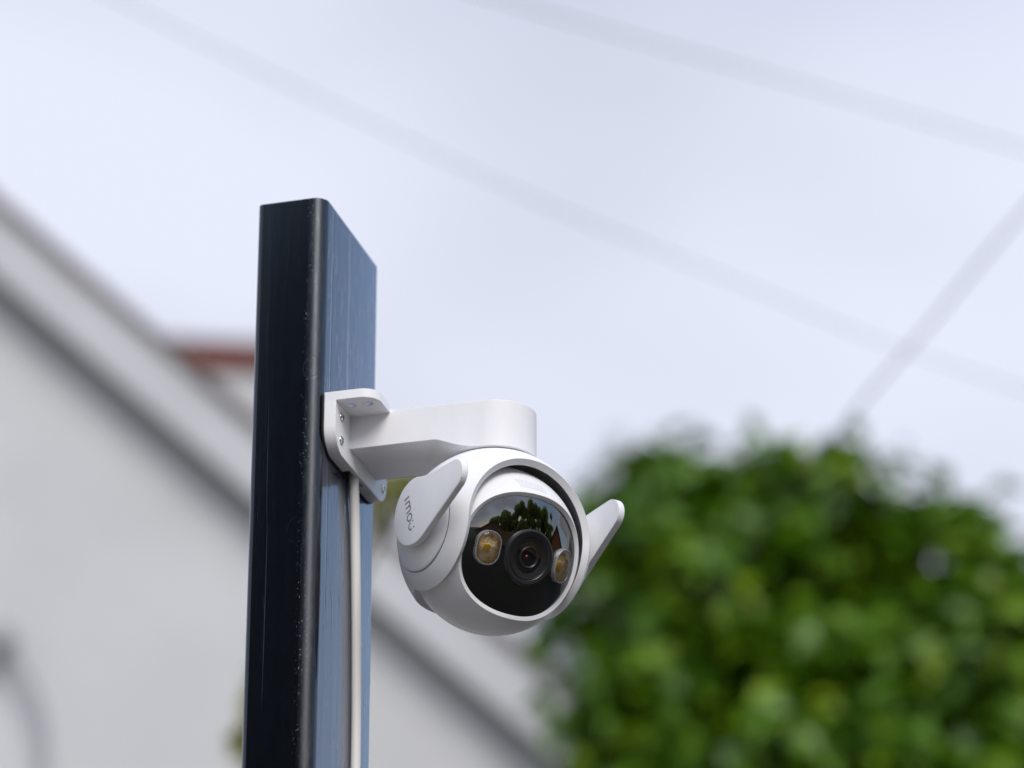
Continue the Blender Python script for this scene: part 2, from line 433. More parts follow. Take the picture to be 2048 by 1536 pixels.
def tree(name, base, blobs, per, size, leafmat, seed, trunk_r=0.12, inner=0.45, aspect=0.5, lift=0.55, fork=0.42, clump=0, clump_r=0.05, gap=None, **props):
    rng = np.random.default_rng(seed); base = V(base, float)
    root = obj(name, None, None, None, **props); root.location = base
    pts, outs = blob_points(blobs, rng, per, inner)
    if clump:
        # gather the leaves into twig-end sprays so that dark gaps open between them
        k = max(8, int(len(pts) / clump)); ci = rng.choice(len(pts), k, replace=False); cpt = pts[ci]; who = rng.integers(0, k, len(pts))
        pts = cpt[who] + rng.normal(0, clump_r, (len(pts), 3)); outs = outs[ci][who]
    if gap is not None:
        # a small hole through the crown where the sky shows
        gp, gr = gap; d_ = gp - CAMPOS; d_ /= np.linalg.norm(d_); w_ = pts - CAMPOS
        keep = np.linalg.norm(w_ - np.outer(w_ @ d_, d_), axis=1) > gr; pts, outs = pts[keep], outs[keep]
    cr = obj('crown', leaf_mesh(pts - base, outs, size, rng, aspect, lift=lift), leafmat, root); cr['kind'] = 'stuff'
    top = max((b[0] for b in blobs), key=lambda c: c[2]); top = V(top) - base
    parts = [tube(spline([V([0, 0, -0.05]), V([0.04, 0.03, top[2] * 0.35]), V([top[0] * 0.4, top[1] * 0.4, top[2] * 0.65]), top], 6),
                  list(np.linspace(trunk_r, trunk_r * 0.18, 19)), 10)]
    for c, rad in blobs:
        c = V(c) - base; s = V([c[0] * 0.12, c[1] * 0.12, c[2] * fork])
        parts.append(tube(spline([s, s * 0.5 + c * 0.5 + V([0, 0, 0.03]), c], 4), list(np.linspace(trunk_r * 0.42, trunk_r * 0.08, 9)), 6))
    obj('trunk', smoothed(mesh(*join(*parts)), 50), BARK, root)
    return root

BD = 8.0                                             # distance of the big shrub
def bl(px, py, rp, dd=0.0):
    dist = BD + dd; return (pix(px, py + 14, dist), 0.92 * rp * dist / cos(TH) / FPX)
bush_blobs = [bl(1400, 1200, 230), bl(1640, 1130, 230, 0.1), bl(1880, 1330, 240), bl(1320, 1400, 190, -0.05), bl(1560, 1500, 300, -0.1),
              bl(1470, 1010, 120, 0.05), bl(1620, 975, 105), bl(1330, 1010, 115), bl(1225, 1090, 95), bl(1770, 1060, 115, 0.1),
              bl(1880, 1190, 125, 0.05), bl(1950, 1190, 110, 0.15), bl(2010, 1190, 110, 0.1), bl(2120, 1350, 260, 0.1), bl(1215, 1240, 80), bl(1260, 1560, 130),
              bl(1900, 1650, 300, -0.1), bl(1400, 1750, 300), bl(2250, 1600, 300), bl(1700, 1950, 350), bl(1545, 940, 50), bl(1700, 945, 50, 0.05), bl(1390, 940, 50), bl(1625, 920, 50), bl(1475, 925, 35), bl(1330, 935, 35), bl(1200, 1400, 75, 0.1), bl(1210, 1520, 80, 0.1), bl(1940, 1090, 85), bl(1900, 1080, 60, 0.1), bl(1860, 1060, 60, 0.1), bl(1965, 1160, 105), bl(1500, 1330, 330, 0.45), bl(1850, 1420, 340, 0.45), bl(1275, 1005, 85), bl(1600, 1180, 230, 0.4), bl(2050, 1400, 260, 0.5), bl(1925, 1070, 48), bl(1850, 1050, 55)]
bb = pix(1650, 2000, BD)
tree('laurel_tree', (bb[0], bb[1], 0), bush_blobs, 10500, 0.092, LEAF, 5, 0.07, 0.30, 0.58, lift=0.9, clump=15, clump_r=0.038, gap=(pix(1880, 1140, BD), 0.056),
     label='dense bright green leafy tree crown on the right, out of focus', category='tree')

# the slim yellow-green shrub behind the post
SDIST = 5.2
def sb(px, py, rp, dd=0.0):
    dist = SDIST + dd; return (pix(px, py, dist), rp * dist / cos(TH) / FPX)
sb0 = pix(630, 1700, SDIST)
tree('yellow_shrub', (sb0[0], sb0[1], 0),
     [sb(680, 940, 60), sb(790, 985, 62), sb(600, 1250, 70), sb(545, 1390, 60), sb(518, 1490, 55), sb(580, 1650, 120), sb(850, 965, 40)],
     60000, 0.032, LEAF_Y, 8, 0.02, 0.2, fork=0.93, label='slim yellow-green shrub half hidden behind the black post', category='shrub')

fd = 30
ft = pix(1236, 905, fd)
tree('distant_tree', (ft[0], ft[1], 0), [(ft, (0.10, 0.10, 0.22)), (ft - V([0, 0, 0.7]), (0.5, 0.5, 0.6)), (ft - V([0, 0, 1.7]), (0.9, 0.9, 0.8))],
     3000, 0.10, LEAF_F, 11, 0.12, label='faint blue-green treetop peeking over the left side of the leafy crown', category='tree')

# ---------------------------------------------------------------- white house on the left
HF = V([-sin(AZ), cos(AZ), 0.0]); HR = RT
HD = 9.0
def hp(px, py, back=0.0): return pix(px, py, HD) + HF * back
def gable_frame(back):
    def fr(a, b, c): return HF * (c) + V([0, 0, 0]) + HR * a + V([0, 0, 1.0]) * b + base_h
    return fr
base_h = CAMPOS * V([1, 1, 0]) + HF * HD
def to2(px, py):
    q = pix(px, py, HD) - base_h; return q @ HR, q[2]
L0 = to2(0, 578); L1 = to2(1110, 1538)               # underside line of the verge on the wall plane
slope = (L1[1] - L0[1]) / (L1[0] - L0[0])
def vz(a): return L0[1] + slope * (a - L0[0])
xr = to2(1105, 1500)[0]; xridge = L0[0] - 0.75; xl = 2 * xridge - xr
fr = gable_frame(0)
house = obj('white_house', None, None, None, label='white rendered house gable with sloping roof edge on the left, blurred', category='house')
house.location = base_h
def hl(vf): return [V(v) - base_h for v in vf[0]], vf[1]
zr = vz(xridge)
obj('wall', fixn(mesh(*hl(prism([(xl, -0.05), (xr, -0.05), (xr, vz(xr)), (xridge, zr), (xl, vz(xr))], fr, 0, 6.0)))), WALL, house)
def verge(x0, x1, off0, off1, c0, c1, mat, nm):
    """sloped board on both roof sides; off = height above the wall's sloping top"""
    for sgn in (1, -1):
        def X(a): return a if sgn == 1 else 2 * xridge - a
        o = [(X(x0), vz(x0) + off0), (X(x1), vz(x1) + off0), (X(x1), vz(x1) + off1), (X(x0), vz(x0) + off1)]
        obj(nm, fixn(mesh(*hl(prism(o, fr, c0, c1)))), mat, house)
xe = xr + 0.08
verge(xridge, xe, 0.0, 0.195, -0.105, -0.07, TRIM, 'bargeboard')
verge(xridge, xe, 0.006, 0.04, -0.068, 0.0, SOFFIT, 'soffit')
verge(xridge, xe + 0.03, 0.198, 0.225, -0.13, 6.2, TILE, 'roof')

# far house with a red eave
fh = 17.0
fb = CAMPOS * V([1, 1, 0]) + HF * fh
def ff(a, b, c): return HR * a + V([0, 0, 1.0]) * b + HF * c
def tf(px, py):
    q = pix(px, py, fh) - fb; return q @ HR, q[2]
far = obj('far_house', None, None, None, label='far white house with a red eave showing between gable and post', category='house')
far.location = fb
a0, b0 = tf(330, 690); a1, b1 = tf(560, 700)
obj('wall', fixn(mesh(*prism([(a0, 0), (a1, 0), (a1, b1), (a0, b1)], lambda a, b, c: ff(a, b, c), 0.0, 5))), WALL, far)
bt = tf(450, 690)[1]; bb2 = tf(450, 727)[1]
obj('eave_board', fixn(mesh(*prism([(a0 - .2, bb2), (a1 + .12, bb2 - 0.05), (a1 + .12, bt - 0.05), (a0 - .2, bt)], ff, -0.05, -0.004))), REDWOOD, far)
obj('roof', fixn(mesh([ff(a0 - .2, bt + .004, -0.07), ff(a1 + .14, bt - .046, -0.07), ff(a1 + .14, bt - .02, -0.07), ff(a0 - .2, bt + .03, -0.07),
                       ff(a0 - .2, bt + 0.8, 4.0), ff(a1 + .14, bt + 0.8, 4.0), ff(a1 + .14, bt + .84, 4.0), ff(a0 - .2, bt + .84, 4.0)],
                      [(0, 1, 2, 3), (4, 5, 6, 7), (0, 1, 5, 4), (1, 2, 6, 5), (2, 3, 7, 6), (3, 0, 4, 7)])), TILE, far)

# looped hose on the white wall
def hz(px, py): return pix(px, py, HD - 0.06)
hc = hz(-190, 1505); rad = 270 * HD / cos(TH) / FPX
ring = []
for i in range(49):
    t = 2 * pi * i / 48
    ring.append(hc + HR * rad * cos(t) * 0.98 + V([0, 0, 1]) * rad * sin(t) * 1.06)
hose = obj('wall_hose', None, None, None, label='grey looped hose hanging on the white wall at the lower left corner', category='hose')
hose.location = hc
obj('loop', smoothed(mesh(*tube([p - hc for p in ring], 0.012, 10, False)), 60), HOSE, hose)
hk = hz(6, 1275) - hc
obj('clamp', smoothed(mesh(*lathe([(0.030, -0.03), (0.034, -0.01), (0.034, 0.05), (0.025, 0.06)], lambda a, b, c: hk + HR * a + V([0, 0, 1]) * b + HF * c, 20)), 40), HOSE, hose)

# ---------------------------------------------------------------- overhead wires
def wire(pts, dist, rad, label, ddist=0.0):
    n = len(pts); P = [pix(x, y, dist + ddist * i / (n - 1)) for i, (x, y) in enumerate(pts)]
    P = [P[0] + (P[0] - P[1]) * 3] + P + [P[-1] + (P[-1] - P[-2]) * 3]
    o0 = P[len(P) // 2]
    o = obj('overhead_wire', smoothed(mesh(*tube([p - o0 for p in spline(P, 8)], rad, 10)), 60), WIRE,
            label=label, category='wire', group='overhead wires crossing the sky')
    o.location = o0
wire([(200, -18), (420, 92), (760, 255), (1100, 412), (1480, 566), (1760, 682), (2060, 785)], 5.0, 0.00108,
     'longest overhead wire, crossing the sky from upper left to the right edge', 0.4)
wire([(900, -30), (1110, 32), (1300, 85), (1520, 146), (1720, 203), (2060, 302)], 5.2, 0.00138,
     'overhead wire across the top right corner of the sky', 0.3)
wire([(2080, 385), (1960, 525), (1850, 660), (1740, 785), (1660, 890)], 5.0, 0.0023,
     'steep overhead wire dropping at the right towards the leafy crown', 0.4)

# ---------------------------------------------------------------- garden to the right (seen in the visor)
def polar(az, d): return V([d * cos(radians(az)), d * sin(radians(az)), 0.0])
rg = random.Random(4)
tl_labels = ['tall leafy tree mirrored in the middle of the black visor', 'rounded tree mirrored left of the middle in the visor',
             'tree mirrored just right of the tallest one in the visor', 'slender tree mirrored beside the brown building in the visor',
             'low tree mirrored at the left end of the visor tree line', 'small tree mirrored between the tall tree and the slender one']
spec = [(-14, 13.5, 6.9, 2.5), (-30, 14.0, 6.0, 2.1), (1, 14.5, 6.6, 2.3), (19, 12.5, 6.0, 0.8), (-42, 16, 5.2, 1.8), (13, 15.5, 5.4, 1.5)]
for i, (az, d, hgt, w) in enumerate(spec):
    c = polar(az, d); blobs = []
    for k in range(20 if w > 1 else 8):
        zz = rg.uniform(0.25, 0.88) * hgt; sp = w * 1.5 * (1.15 - abs(zz / hgt - 0.55))
        blobs.append((c + V([rg.uniform(-.6, .6) * sp, rg.uniform(-.75, .75) * sp, zz]), rg.uniform(0.32, 0.62) * w * (0.75 if w > 1 else 0.9)))
    blobs.append((c + V([0, 0, hgt - 0.4 * w]), 0.45 * w))
    tree('garden_tree', c, blobs, 2600, 0.20, LEAF_T, 20 + i, 0.14, 0.35, label=tl_labels[i], category='tree', group='trees mirrored in the visor')

c = polar(-108, 9.0)
tree('garden_tree', c, [(c + V([x, y, z]), r) for x, y, z, r in ((0, 0, 5.5, 1.5), (-1.3, .3, 4.6, 1.3), (1.2, -.3, 4.4, 1.2), (.3, .6, 3.2, 1.3), (-.8, -.4, 6.4, 1.0), (.9, .2, 6.0, 1.1), (-1.6, 0, 3.2, 1.1), (1.5, .2, 3.0, 1.0))],
     3000, 0.22, LEAF_D, 40, 0.2, 0.2, label='broad dark tree mirrored in the shaded front of the black post', category='tree')

# plank fence under the trees
fence = obj('timber_fence', None, None, None, label='brown timber fence with tall poles mirrored below the visor trees', category='fence')
fence.location = polar(-12, 10.2)
f0, f1 = polar(-52, 11.0), polar(16, 10.8)
fd_ = (f1 - f0); fl = np.linalg.norm(fd_); fd_ /= fl
pl_me = None
for k in range(int(fl / 0.16)):
    p = f0 + fd_ * (k + 0.5) * 0.16 - V(fence.location)
    if pl_me is None:
        pl_me = fixn(mesh(*box_between((0, 0, 0.05), (0, 0, 1.75), 0.14, 0.02, np.cross(fd_, (0, 0, 1)))))
    o = obj('plank', pl_me, DKBROWN, fence); o.location = p + V([0, 0, rg.uniform(-.03, .03)])
for k, az in enumerate((-45, -36, -27, -19, -12, -5, 2, 9)):
    t = polar(az, 10.6); s = (t - f0) @ fd_; p = f0 + fd_ * s - V(fence.location) - np.cross(fd_, (0, 0, 1)) * 0.07 * -1
    o = obj('pole', fixn(mesh(*tube([(0, 0, 0), (0, 0, 2.6 + 0.5 * rg.random())], 0.045, 8))), BROWN, fence); o.location = p

def shed(name, c, rot, w, dp, eave, ridge, wallmat, roofmat, label, boards):
    root = obj(name, None, None, None, label=label, category='shed'); root.location = c; root.rotation_euler = (0, 0, radians(rot))
    out = [(-w / 2, -0.02), (w / 2, -0.02), (w / 2, eave), (0, ridge), (-w / 2, eave)]
    obj('wall', fixn(mesh(*prism(out, lambda a, b, cc: V([a, cc, b]), 0.03, dp))), wallmat, root)
    for sx in (-1, 1):
        q = [(0, ridge + .01), (sx * (w / 2 + .25), eave - .25 * (ridge - eave) / (w / 2) + .01), (sx * (w / 2 + .25), eave - .25 * (ridge - eave) / (w / 2) + .10), (0, ridge + .10)]
        obj('roof', fixn(mesh(*prism(q, lambda a, b, cc: V([a, cc, b]), -0.25, dp + .25))), roofmat, root)
    n = int(w / boards)
    for k in range(n):
        a = -w / 2 + (k + 0.5) * w / n; hh = eave + (ridge - eave) * (1 - abs(a) / (w / 2)) - 0.06
        obj('board', fixn(mesh(*box_between((a, 0.015, 0), (a, 0.015, hh), w / n - 0.012, 0.03, (0, 1, 0)))), wallmat, root)
shed('brown_shed', polar(27, 8.0), 117 + 180, 2.0, 3.0, 3.0, 4.1, BROWN, SLATE, 'red-brown timber building mirrored at the right edge of the visor', 0.2)
shed('dark_shed', polar(-50, 14), 40, 4.0, 3.5, 1.9, 3.0, DKBROWN, SLATE, 'low dark gabled shed mirrored at the left edge of the visor', 0.22)

# ---------------------------------------------------------------- black timber post
MM = 0.001
post_root = V([-0.022, 0.0535, 0.0])
outl = rrect(-44.2, 0.4, -0.3, 107.2, (4, 8.2, 3, 3), 10)
def pf(a, b, c): return V([a * MM, b * MM, c])
ztop = Z0 + 0.1336
pv, pfaces = bevel_prism(outl, pf, -0.3, ztop, 0.0028, 4)
post = obj('timber_post', smoothed(mesh(pv, pfaces), 40), POST, label='black painted timber post with rubbed edge carrying the white camera', category='post')

# ---------------------------------------------------------------- security camera
CR = obj('security_camera', None, None, None, label='white dome security camera with two antennas on a bracket arm', category='camera')
CR.location = (0, 0, Z0)
def W(a, b, c): return V([a * MM, b * MM, c * MM])
YC = 58.1
# bracket: notched back layer, plain front layer, shelf on top
pl = rrect(4, 105.5, -36.2, -4.4, (15, 15, 0.01, 0.01), 8)
def fx(a, b, c): return W(c, a, b)
notch = []
for k in range(13):
    t = radians(0 + 180 * k / 12); notch.append((54.5 - 14 * cos(t), -36.2 + 7.5 * sin(t)))
out_n = [p for p in pl]
i0 = 8                                                # after the first rounded corner
out_n = pl[:9] + notch + pl[9:]
sh = rrect(1.5, 34.5, 4, 105.5, (0.01, 11, 11, 0.01), 8)
def cut(me_, cutters):
    o = obj('cutting', me_)
    for v_, f_ in cutters:
        c = obj('cutter', fixn(mesh(v_, f_))); md = o.modifiers.new('cut', 'BOOLEAN'); md.operation = 'DIFFERENCE'; md.object = c; md.solver = 'EXACT'
        dg = bpy.context.evaluated_depsgraph_get(); nm = bpy.data.meshes.new_from_object(o.evaluated_get(dg))
        o.modifiers.clear(); o.data = nm; bpy.data.objects.remove(c, do_unlink=True)
    nm = o.data; bpy.data.objects.remove(o, do_unlink=True); return nm
shelf = cut(fixn(mesh(*prism(sh, lambda a, b, c: W(a, b, c), -4.4, 1.4))), [lathe([(3.1, -9), (3.1, 6)], lambda a, b, c: W(xx + a, 14.5 + b, c), 32) for xx in (15.5, 26)])
shelf_vf = ([tuple(v.co) for v in shelf.vertices], [tuple(p.vertices) for p in shelf.polygons])
vsf = join(prism(out_n, fx, 1.5, 6.2), prism(pl, fx, 6.2, 9.0), shelf_vf)
bracket = obj('bracket', smoothed(mesh(*vsf), 35), WHITE_ARM, CR)
gk = rrect(3.2, 106.3, -37.0, 0.2, (15.5, 15.5, 1, 1), 8)
obj('gasket', fixn(mesh(*prism(gk, fx, 0.45, 1.48))), BLACK_RUBBER, CR)

def screw(y, z, rot):
    def fr(a, b, c): return W(9.0 + c, y + a, z + b)
    hd = obj('screw', smoothed(mesh(*lathe([(3.0, 0.0), (3.0, 0.25), (2.6, 0.75), (1.7, 1.15), (0.8, 1.3), (0.05, 1.33)], fr, 28)), 50), SCREW, bracket)
    for q in (0, 90):
        t = radians(rot + q); d = V([cos(t), sin(t)]); e = V([-sin(t), cos(t)])
        o = [tuple(d * 1.7 + e * .33), tuple(-d * 1.7 + e * .33), tuple(-d * 1.7 - e * .33), tuple(d * 1.7 - e * .33)]
        obj('slot', fixn(mesh(*prism(o, fr, 0.6 + (0.01 if q else 0), 1.36 + (0.012 if q else 0)))), SLOT, bracket)
for y, z, rt_ in ((15, -11.3, 20), (15, -26.7, 50), (97.5, -11.3, 10), (97.5, -26.2, 70)): screw(y, z, rt_)
def m_trans(name, col):
    M = Mat(name); t = M.n('ShaderNodeBsdfTranslucent'); t.inputs['Color'].default_value = (*col, 1)
    M.l(t.outputs[0], M.out.inputs['Surface']); return M.m
HOLE_GLOW = m_trans('hole_glow', (0.66, 0.68, 0.73))
for xx in (15.5, 26):
    fr_ = lambda a, b, c: W(xx + a, 14.5 + b, c)
    obj('glow_disc', fixn(mesh(*lathe([(3.06, -4.0), (3.06, -3.6)], fr_, 32))), HOLE_GLOW, bracket)  # added discs that pass sky light, so the shelf holes look bright

# arm with conical socket end
AX = 93.5; RA = 26.15
xs = list(np.linspace(8.9, 52, 10)) + list(np.linspace(54, AX, 30)) + [AX + RA * sin(t) for t in np.linspace(0, pi / 2, 30)[1:]]
def halfw(x): return RA if x <= AX else max(0.02, sqrt(max(0, RA * RA - (x - AX) ** 2)))
def zb(x, y):
    rho = sqrt((x - AX) ** 2 + (y - YC) ** 2)
    k = (39.0 - rho) / (39.0 - RA)
    s = 0.12                                          # fillet where the cone leaves the arm
    d = 0.5 * (k + sqrt(k * k + s * s)) - 0.03
    d = max(0, min(d, 1.0))
    return -25.5 - 8.0 * d
NT = 33
bot, top = [], []
for x in xs:
    w = halfw(x)
    for j in range(NT):
        y = YC + w * (-1 + 2 * j / (NT - 1)); bot.append(W(x, y, zb(x, y))); top.append(W(x, y, -2.8))
na = len(bot); fs = grid_faces(len(xs), NT) + grid_faces(len(xs), NT, False, na)
for i in range(len(xs) - 1):
    for j in (0, NT - 1):
        a = i * NT + j; b = (i + 1) * NT + j; fs.append((a, b, na + b, na + a))
fs.append(tuple(range(NT)) + tuple(na + j for j in reversed(range(NT))))
obj('arm', smoothed(mesh(bot + top, fs), 30), WHITE_ARM, CR)

# yoke frame
ah = radians(-39.4); Hh = V([cos(ah), sin(ah), 0]); Rr = V([-sin(ah), cos(ah), 0]); Zz = V([0, 0, 1.0])
OY = V([AX, YC, -87.2]); RY = 58.4; OB = V([AX, YC, -91.8]); RB = 51.5
def yk(h, r, z): return (OY + Hh * h + Rr * r + Zz * z) * MM
RHO_E = 0.655; PL, PS = 0.6577, 0.09; ZR = -0.56
def phi_f(rho):
    q = PL / (rho * sqrt(1 + PS * PS)); base = -atan2(PS, 1)
    # rho (cos f - PS sin f) = PL
    return base if q >= 1 else base + math.acos(q)
def phi_r(rho): return pi + asin(min(0.999, -ZR / rho))
vs, fs = [], []
NP = 72
# bridge from ear to ear
rr_ = []
NA = 96
for i in range(NA + 1):
    s = -cos(pi * i / NA)                             # -1..1, dense at the ends
    rr_.append(s)
rho_list = []
lmax = sqrt(1 - RHO_E ** 2)
for s in rr_:
    l = lmax * s; rho = sqrt(1 - l * l); rho_list.append((l, rho))
for l, rho in rho_list:
    p0, p1 = phi_f(rho), phi_r(rho)
    for j in range(NP + 1):
        f = p0 + (p1 - p0) * j / NP; vs.append(yk(RY * rho * cos(f), RY * l, RY * rho * sin(f)))
fs += grid_faces(NA + 1, NP + 1)
# ears
for sg in (-1, 1):
    k0 = len(vs); NE = 18; p0, p1 = phi_f(RHO_E), phi_r(RHO_E)
    angs = [p0 + (p1 - p0) * j / NP for j in range(NP + 1)] + [p1 + (p0 + 2 * pi - p1) * j / 24 for j in range(1, 24)]
    m = len(angs)
    for i in range(NE + 1):
        rho = RHO_E * (1 - i / NE) + 0.002; l = sg * sqrt(1 - rho * rho)
        if i == 0: rho = RHO_E; l = sg * lmax
        for f in angs: vs.append(yk(RY * rho * cos(f), RY * l, RY * rho * sin(f)))
    fs += grid_faces(NE + 1, m, True, k0) + [tuple(range(k0 + NE * m, k0 + NE * m + m))]
me = smoothed(mesh(vs, fs), 60)
yoke = obj('yoke', me, WHITE, CR)
sm = yoke.modifiers.new('shell', 'SOLIDIFY'); sm.thickness = 0.0044; sm.offset = -1; sm.use_even_offset = False
yoke.data = bpy.data.meshes.new_from_object(yoke.evaluated_get(bpy.context.evaluated_depsgraph_get())); yoke.modifiers.clear()
yoke.data.set_sharp_from_angle(angle=radians(42))

# ear caps and antennas
ANG = radians(12)
Tc = 16
def antenna_outline():
    R1, R2, L = 21.2, 9.3, 44.2
    tip = V([L * cos(ANG), L * sin(ANG)])
    low = asin((R1 - R2) / L)                         # lower tangent
    pts = []
    n_low = ANG + low - pi / 2                        # normal direction of the lower tangent
    btop = tip[1] + R2                                # upper edge runs level from the tip
    a_end = asin(min(1, btop / R1))
    # big arc: from upper junction round the back to the lower tangent
    for t in np.linspace(a_end + 0.14, n_low + 2 * pi, 44): pts.append((R1 * cos(t), R1 * sin(t)))
    for t in np.linspace(n_low, pi / 2, 20): pts.append((tip[0] + R2 * cos(t), tip[1] + R2 * sin(t)))
    xj = R1 * cos(a_end)
    pts += [(xj + 9, btop), (xj + 4.5, btop + 0.1), (xj + 1.5, btop + 0.55)]
    return pts
ao = antenna_outline()
AO = V([6.6, 0, 4.9])
def ribbon(pts, w):
    P = [V(p, float) for p in pts]; out = []
    for i, p in enumerate(P):
        d = P[min(i + 1, len(P) - 1)] - P[max(i - 1, 0)]; d /= np.linalg.norm(d); nn = V([-d[1], d[0]]) * w / 2
        out.append((p + nn, p - nn))
    vs = [q for pr in out for q in pr]; return vs, [(2 * i, 2 * i + 1, 2 * i + 3, 2 * i + 2) for i in range(len(P) - 1)]
def arc(cx, cy, r, a0, a1, n=16): return [(cx + r * cos(radians(a0 + (a1 - a0) * i / n)), cy + r * sin(radians(a0 + (a1 - a0) * i / n))) for i in range(n + 1)]
for sg in (-1, 1):
    # cap disc, following the sphere a little proud
    prof = []
    ra = 0.478
    vs, fs = [], []
    rings = [(ra * RY, sqrt(RY ** 2 - (ra * RY) ** 2) - 0.6), (ra * RY, sqrt(RY ** 2 - (ra * RY) ** 2) + 0.55), (ra * RY - 0.4, sqrt(RY ** 2 - (ra * RY) ** 2) + 1.0)]
    for q in np.linspace(ra * RY - 1.2, 0.05, 12): rings.append((q, sqrt(RY ** 2 - q * q) * 1.0 + 0.9 - 1.4 * (1 - q / (ra * RY))))
    v, f = lathe(rings, lambda a, b, c: yk(a, sg * c, b), 72)
    cap = obj('ear_cap', smoothed(mesh(v, f), 40), WHITE, CR)
    if sg == -1:
        # dark hairline between cap and ear
        hl_ = [(ra * RY + 0.02, sqrt(RY ** 2 - (ra * RY) ** 2) + 0.02), (ra * RY + 0.5, sqrt(RY ** 2 - (ra * RY + .5) ** 2) + 0.05)]
        v, f = lathe(hl_, lambda a, b, c: yk(a, sg * c, b), 72, False, False)
        obj('cap_seam', smoothed(mesh(v, f), 60), DARK_GREY, cap)
    def af(a, b, c): return yk(AO[0] - (5.5 if sg == 1 else 0) + a * cos(an) - b * sin(an), sg * c, AO[2] + a * sin(an) + b * cos(an))
    dout = 62.8 if sg == -1 else 60.2
    an = 0.0 if sg == -1 else radians(5)
    v, f = join(bevel_prism(ao, af, dout - (4.0 if sg == -1 else 4.6), dout, 0.5, 3), lathe([(9, 55.0), (9, dout - 3.9)], af, 32))
    ant = obj('antenna', smoothed(mesh(v, f), 35), WHITE, CR)
    if sg == -1:
        c16, s16 = cos(radians(15)), sin(radians(15))
        def txt(x, y): return af(-4.4 + (x - 12) * s16 + (y - 2.7) * c16, -0.4 - (x - 12) * c16 + (y - 2.7) * s16, dout + 0.06)
        w = 1.2
        glyphs = [[[(0.8, 0), (0.8, 5.4)]],
                  [[(3.6, 0), (3.6, 3.3)] + arc(5.25, 3.3, 1.65, 180, 0)[1:] + [(6.9, 0)], [(6.9, 3.3)] + arc(8.55, 3.3, 1.65, 180, 0)[1:] + [(10.2, 0)]],
                  [arc(14.4, 2.5, 2.35, 0, 360, 32)],
                  [[(18.5, 2.9)] + arc(20.7, 2.5, 2.25, 180, 360)[1:-1] + [(22.9, 2.9)], [(18.5, 4.5), (18.5, 5.7)], [(22.9, 4.5), (22.9, 5.7)]]]
        for g in glyphs:
            v, f = join(*[ribbon(s_, w) for s_ in g])
            me = mesh([txt(*p) for p in v], f); obj('letter', me, LOGO, ant)
        hp_ = V([44.5, -1.0])
        obj('pin_hole', fixn(mesh(*lathe([(0.5, -0.02), (0.45, 0.05)], lambda a, b, c: af(51.5 + a, 3.9 + b, dout - 0.06 + c), 12))), SLOT, ant)

# ball with visor opening
TP = radians(23.6)
Nn = Hh * cos(TP) - Zz * sin(TP); Uu = Hh * sin(TP) + Zz * cos(TP)
def fb_(r, u, n): return (OB + Rr * r + Uu * u + Nn * n) * MM
VA, VB, VP_ = 39.4, 35.6, 2.3
def vrho(t):
    a, b = abs(cos(t)) / VA, abs(sin(t)) / VB
    return 1 / (a ** VP_ + b ** VP_) ** (1 / VP_)
NPS = 160; psis = [2 * pi * j / NPS for j in range(NPS)]
lip = 2.5
CC = 40.5                                            # visor depth at its centre
def ce(t): return sqrt(RB ** 2 - (vrho(t) + lip) ** 2) - 0.9 - 0.7 * max(0.0, sin(t))
def vdep(x, y):
    t = atan2(y, x); q = sqrt(x * x + y * y) / vrho(t); return ce(t) + (CC - ce(t)) * (1 - q * q)
rows = []
rows.append([fb_(vrho(t) * cos(t), vrho(t) * sin(t), ce(t) - 4) for t in psis])
rows.append([fb_(vrho(t) * cos(t), vrho(t) * sin(t), ce(t) + 0.25) for t in psis])
rows.append([fb_((vrho(t) + lip) * cos(t), (vrho(t) + lip) * sin(t), sqrt(RB ** 2 - (vrho(t) + lip) ** 2)) for t in psis])
for i in range(1, 44):
    row = []
    for t in psis:
        th0 = asin((vrho(t) + lip) / RB); th = th0 + (pi - th0) * (i / 44)
        row.append(fb_(RB * sin(th) * cos(t), RB * sin(th) * sin(t), RB * cos(th)))
    rows.append(row)
v = [p for r_ in rows for p in r_]; f = grid_faces(len(rows), NPS, True) + [tuple(range((len(rows) - 1) * NPS, len(rows) * NPS))]
ball = obj('ball', smoothed(mesh(v, f), 28), WHITE, CR)
# cooling slots on the brow
for k in range(9):
    r0 = -10.5 + k * 2.1
    uu, nn = 43.8 - 0.006 * (r0 + 5) ** 2, None
    pa = []
    for du, dr in ((-1.9, 0.9), (1.9, -0.9)):
        ux = uu - 1.0 + du; rx = r0 + dr + 0.0
        nn = sqrt(max(1, (RB + 0.12) ** 2 - ux * ux - rx * rx)); pa.append(fb_(rx, ux, nn))
    o = obj('vent_slot', fixn(mesh(*box_between(pa[0], pa[1], 0.8 * MM, 0.2 * MM, (pa[0] + pa[1]) / 2 - OB * MM))), plain('vent_grey', (0.66, 0.66, 0.68), 0.6) if k == 0 else bpy.data.materials['vent_grey'], ball)

# visor with two lamp openings
LX, LHW, LHH, LR = 26.6, 7.9, 10.4, 7.5
def in_rr(x, y, hw, hh, r):
    dx, dy = max(0, abs(x) - (hw - r)), max(0, abs(y) - (hh - r)); return abs(x) < hw and abs(y) < hh and dx * dx + dy * dy < r * r
NPV, NRV = 240, 90
vs, coords = [], []
for i in range(NRV + 1):
    q = 1 - i / NRV
    q = max(q, 0.004)
    for j in range(NPV):
        t = 2 * pi * j / NPV; rr = vrho(t) * q; coords.append((rr * cos(t), rr * sin(t)))
        vs.append(fb_(rr * cos(t), rr * sin(t), vdep(rr * cos(t), rr * sin(t))))
fs = []
for q4 in grid_faces(NRV + 1, NPV, True):
    x = sum(coords[i][0] for i in q4) / 4; y = sum(coords[i][1] for i in q4) / 4
    if in_rr(abs(x) - LX, y, LHW - 0.6, LHH - 0.6, LR - 0.6): continue
    fs.append(q4)
